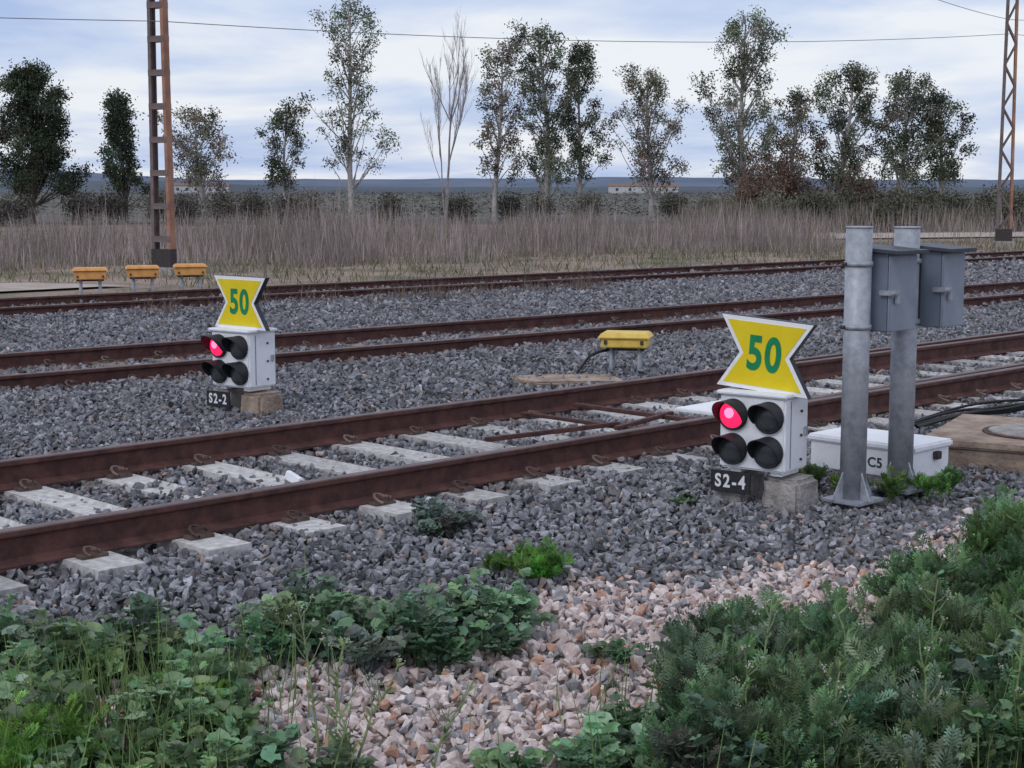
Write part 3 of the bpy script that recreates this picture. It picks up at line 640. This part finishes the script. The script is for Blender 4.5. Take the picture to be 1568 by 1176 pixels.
bare('bare_tree',tx(690),Yt-6,tz(70)*.95,9)
def bushes(name,lst,col,seed,Yb=78,k_=260):
    r=np.random.default_rng(seed); acc=Acc()
    for (px,py,w) in lst:
        x=(px-784)/2400*Yb; top=(290-py)/2400*Yb+1.88; hw=w/2400*Yb; n=int(50+k_*hw)
        p=r.normal(size=(n,3))*np.array([hw*.45,hw*.4,top*.22])+np.array([x,Yb+r.uniform(-3,6),top*.45]); p[:,2]=np.clip(p[:,2],0,top)
        cc=np.array(col)*r.uniform(.7,1.4)
        for w_ in range(5):
            q=p[w_::5]; acc.inst(CL[w_][0],CL[w_][1],q,rotq(len(q)),r.uniform(.6,1.1,len(q)),cc*r.uniform(.7,1.3,(len(q),1)))
    return acc.build(name,M_tleaf)
bushes('scrub_bushes',[(1210,200,38),(1180,235,38),(1245,245,46),(1150,270,42),(1290,262,38)],(.13,.09,.072),1,k_=190)
bushes('scrub_bushes',[(x,rr,34) for x,rr in zip(range(1200,1600,36),[300,296,302,292,298,300,295,290,300,296,292])],(.12,.12,.09),2,72)
bushes('scrub_bushes',[(x,random.uniform(290,303),26) for x in (10,55,120,160,235,290,330,385,440,480)],(.13,.12,.105),3,82,180)
bushes('scrub_bushes',[(x,random.uniform(297,305),24) for x in (600,700,780,830,900,1040,1090)],(.12,.115,.095),4,84,140)
# distant scrub over the plain, kept below eye level so the hills show above it
acc=Acc(); n=3600; Y=105+rng.random(n)**1.5*480; X=rng.uniform(-.40,.40,n)*Y; sz=.9+Y/330
P=np.stack([X,Y,rng.uniform(-.1,.35,n)],1)
for w_ in range(5):
    m_=len(P[w_::5]); s3=np.stack([sz[w_::5]*1.9,sz[w_::5]*1.9,sz[w_::5]*.7],1)
    a=rng.uniform(0,6.28,m_); z0=np.zeros(m_); R=np.stack([np.stack([np.cos(a),-np.sin(a),z0],1),np.stack([np.sin(a),np.cos(a),z0],1),np.stack([z0,z0,z0+1],1)],1)
    acc.inst(CL[w_][0],CL[w_][1],P[w_::5],R,s3,np.array([.12,.12,.11])*rng.uniform(.5,1.5,(m_,1)))
acc.build('distant_scrub',M_tleaf)
# ------------------------------------------------------------------ hills & farmhouses
M_hill=mat('hill_haze',(.17,.20,.265),(.125,.155,.215),.01,1,spec=0)  # distance haze is put into these bluish hill colours
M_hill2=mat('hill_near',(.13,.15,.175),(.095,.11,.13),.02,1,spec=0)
def hill(name,Y,amp,seed,m,x0=-1500,x1=1500,dep=300,bias=None):
    r=np.random.default_rng(seed); xs=np.linspace(x0,x1,161); ph=r.uniform(0,6,6)
    z=sum(np.sin(xs*f+ph[i])*a for i,(f,a) in enumerate([(.0021,.5),(.005,.3),(.011,.15),(.027,.1),(.06,.05),(.13,.03)]))
    z=amp*(1+.45*z)
    if bias is not None: z=z+bias(xs)
    v=[];f=[]
    for i,x in enumerate(xs): v+= [(x,Y,-1),(x,Y+dep*.5,z[i]*.8),(x,Y+dep,z[i]),(x,Y+dep*2,-1)]
    for i in range(len(xs)-1):
        for j in range(3): f.append((i*4+j,i*4+4+j,i*4+5+j,i*4+1+j))
    mesh_obj(name,v,f,m)
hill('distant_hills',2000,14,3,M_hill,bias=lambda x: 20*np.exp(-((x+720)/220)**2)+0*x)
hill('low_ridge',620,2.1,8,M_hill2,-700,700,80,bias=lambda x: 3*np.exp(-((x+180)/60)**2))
M_roof=mat('roof_tile',(.25,.16,.13),None,3,.9); M_wall=mat('house_wall',(.55,.54,.56),(.47,.46,.48),1,.9); M_win=mat('window_dark',(.06,.07,.08),None,3,.3)
for (x,y,w,h,a) in ((-120,585,11,3.0,.2),(44,590,16,2.8,-.1),(58,600,9,2.6,.1),(-104,560,8,2.8,.1)):
    E=empty('farmhouse',(x,y,-.13),(0,0,a)); box('walls',(0,0,h/2),(w,6,h),M_wall,E,0)
    mesh_obj('roof',[(-w/2-.3,-3.3,h),(w/2+.3,-3.3,h),(w/2+.3,3.3,h),(-w/2-.3,3.3,h),(-w/2-.3,0,h+1.1),(w/2+.3,0,h+1.1)],[(0,1,5,4),(2,3,4,5),(0,4,3),(1,2,5),(0,3,2,1)],M_roof,E)
    for k in (-.3,0,.3): box('window',(k*w,-3.01,h*.55),(1,.05,1),M_win,E,0)
# ------------------------------------------------------------------ sky, sun, camera
W_=bpy.data.worlds.new('World'); S.world=W_; W_.use_nodes=True; nt=W_.node_tree; N=nt.nodes; L=nt.links
bg=N['Background']; sky=N.new('ShaderNodeTexSky'); sky.sky_type='NISHITA'; sky.sun_disc=False
sky.sun_elevation=math.radians(42); sky.sun_rotation=math.radians(215)
tc=N.new('ShaderNodeTexCoord'); sp=N.new('ShaderNodeSeparateXYZ'); L.new(tc.outputs['Generated'],sp.inputs[0])
ad=N.new('ShaderNodeMath'); ad.operation='ADD'; ad.inputs[1].default_value=.13; L.new(sp.outputs['Z'],ad.inputs[0])
mxm=N.new('ShaderNodeMath'); mxm.operation='MAXIMUM'; mxm.inputs[1].default_value=.03; L.new(ad.outputs[0],mxm.inputs[0])
dx=N.new('ShaderNodeMath'); dx.operation='DIVIDE'; L.new(sp.outputs['X'],dx.inputs[0]); L.new(mxm.outputs[0],dx.inputs[1])
dy=N.new('ShaderNodeMath'); dy.operation='DIVIDE'; L.new(sp.outputs['Y'],dy.inputs[0]); L.new(mxm.outputs[0],dy.inputs[1])
cb=N.new('ShaderNodeCombineXYZ'); L.new(dx.outputs[0],cb.inputs[0]); L.new(dy.outputs[0],cb.inputs[1]); cb.inputs[2].default_value=3.3
no=N.new('ShaderNodeTexNoise'); no.inputs['Scale'].default_value=1.0; no.inputs['Detail'].default_value=6; no.inputs['Roughness'].default_value=.52; no.inputs['Distortion'].default_value=.25
L.new(cb.outputs[0],no.inputs['Vector'])
rp=N.new('ShaderNodeValToRGB'); e=rp.color_ramp.elements; e[0].position=.33; e[0].color=(.43,.55,.84,1); e[1].position=.60; e[1].color=(.88,.91,.97,1); q=e.new(.47); q.color=(.62,.71,.91,1)
L.new(no.outputs['Fac'],rp.inputs['Fac'])
sc=N.new('ShaderNodeVectorMath'); sc.operation='SCALE'; sc.inputs['Scale'].default_value=10; L.new(rp.outputs['Color'],sc.inputs[0])
mx=N.new('ShaderNodeMix'); mx.data_type='RGBA'; mx.inputs['Factor'].default_value=.9
L.new(sky.outputs['Color'],mx.inputs['A']); L.new(sc.outputs['Vector'],mx.inputs['B']); L.new(mx.outputs['Result'],bg.inputs['Color']); bg.inputs['Strength'].default_value=.1
sl=bpy.data.lights.new('sun','SUN'); sl.energy=.8; sl.angle=math.radians(25); sl.color=(1,.97,.94)
so=bpy.data.objects.new('sun',sl); COL.objects.link(so)
el=math.radians(42); az=math.radians(215); dv=Vector((math.sin(az)*math.cos(el),math.cos(az)*math.cos(el),math.sin(el))); so.rotation_euler=dv.to_track_quat('Z','Y').to_euler()
cam=bpy.data.cameras.new('camera'); co=bpy.data.objects.new('camera',cam); COL.objects.link(co); co.location=(0,0,1.75); co.rotation_euler=(math.radians(90-7.08),0,0)
cam.sensor_width=36; cam.lens=55.3; cam.clip_end=8000; S.camera=co
S.view_settings.view_transform='Standard'; S.view_settings.look='None'; S.view_settings.exposure=0
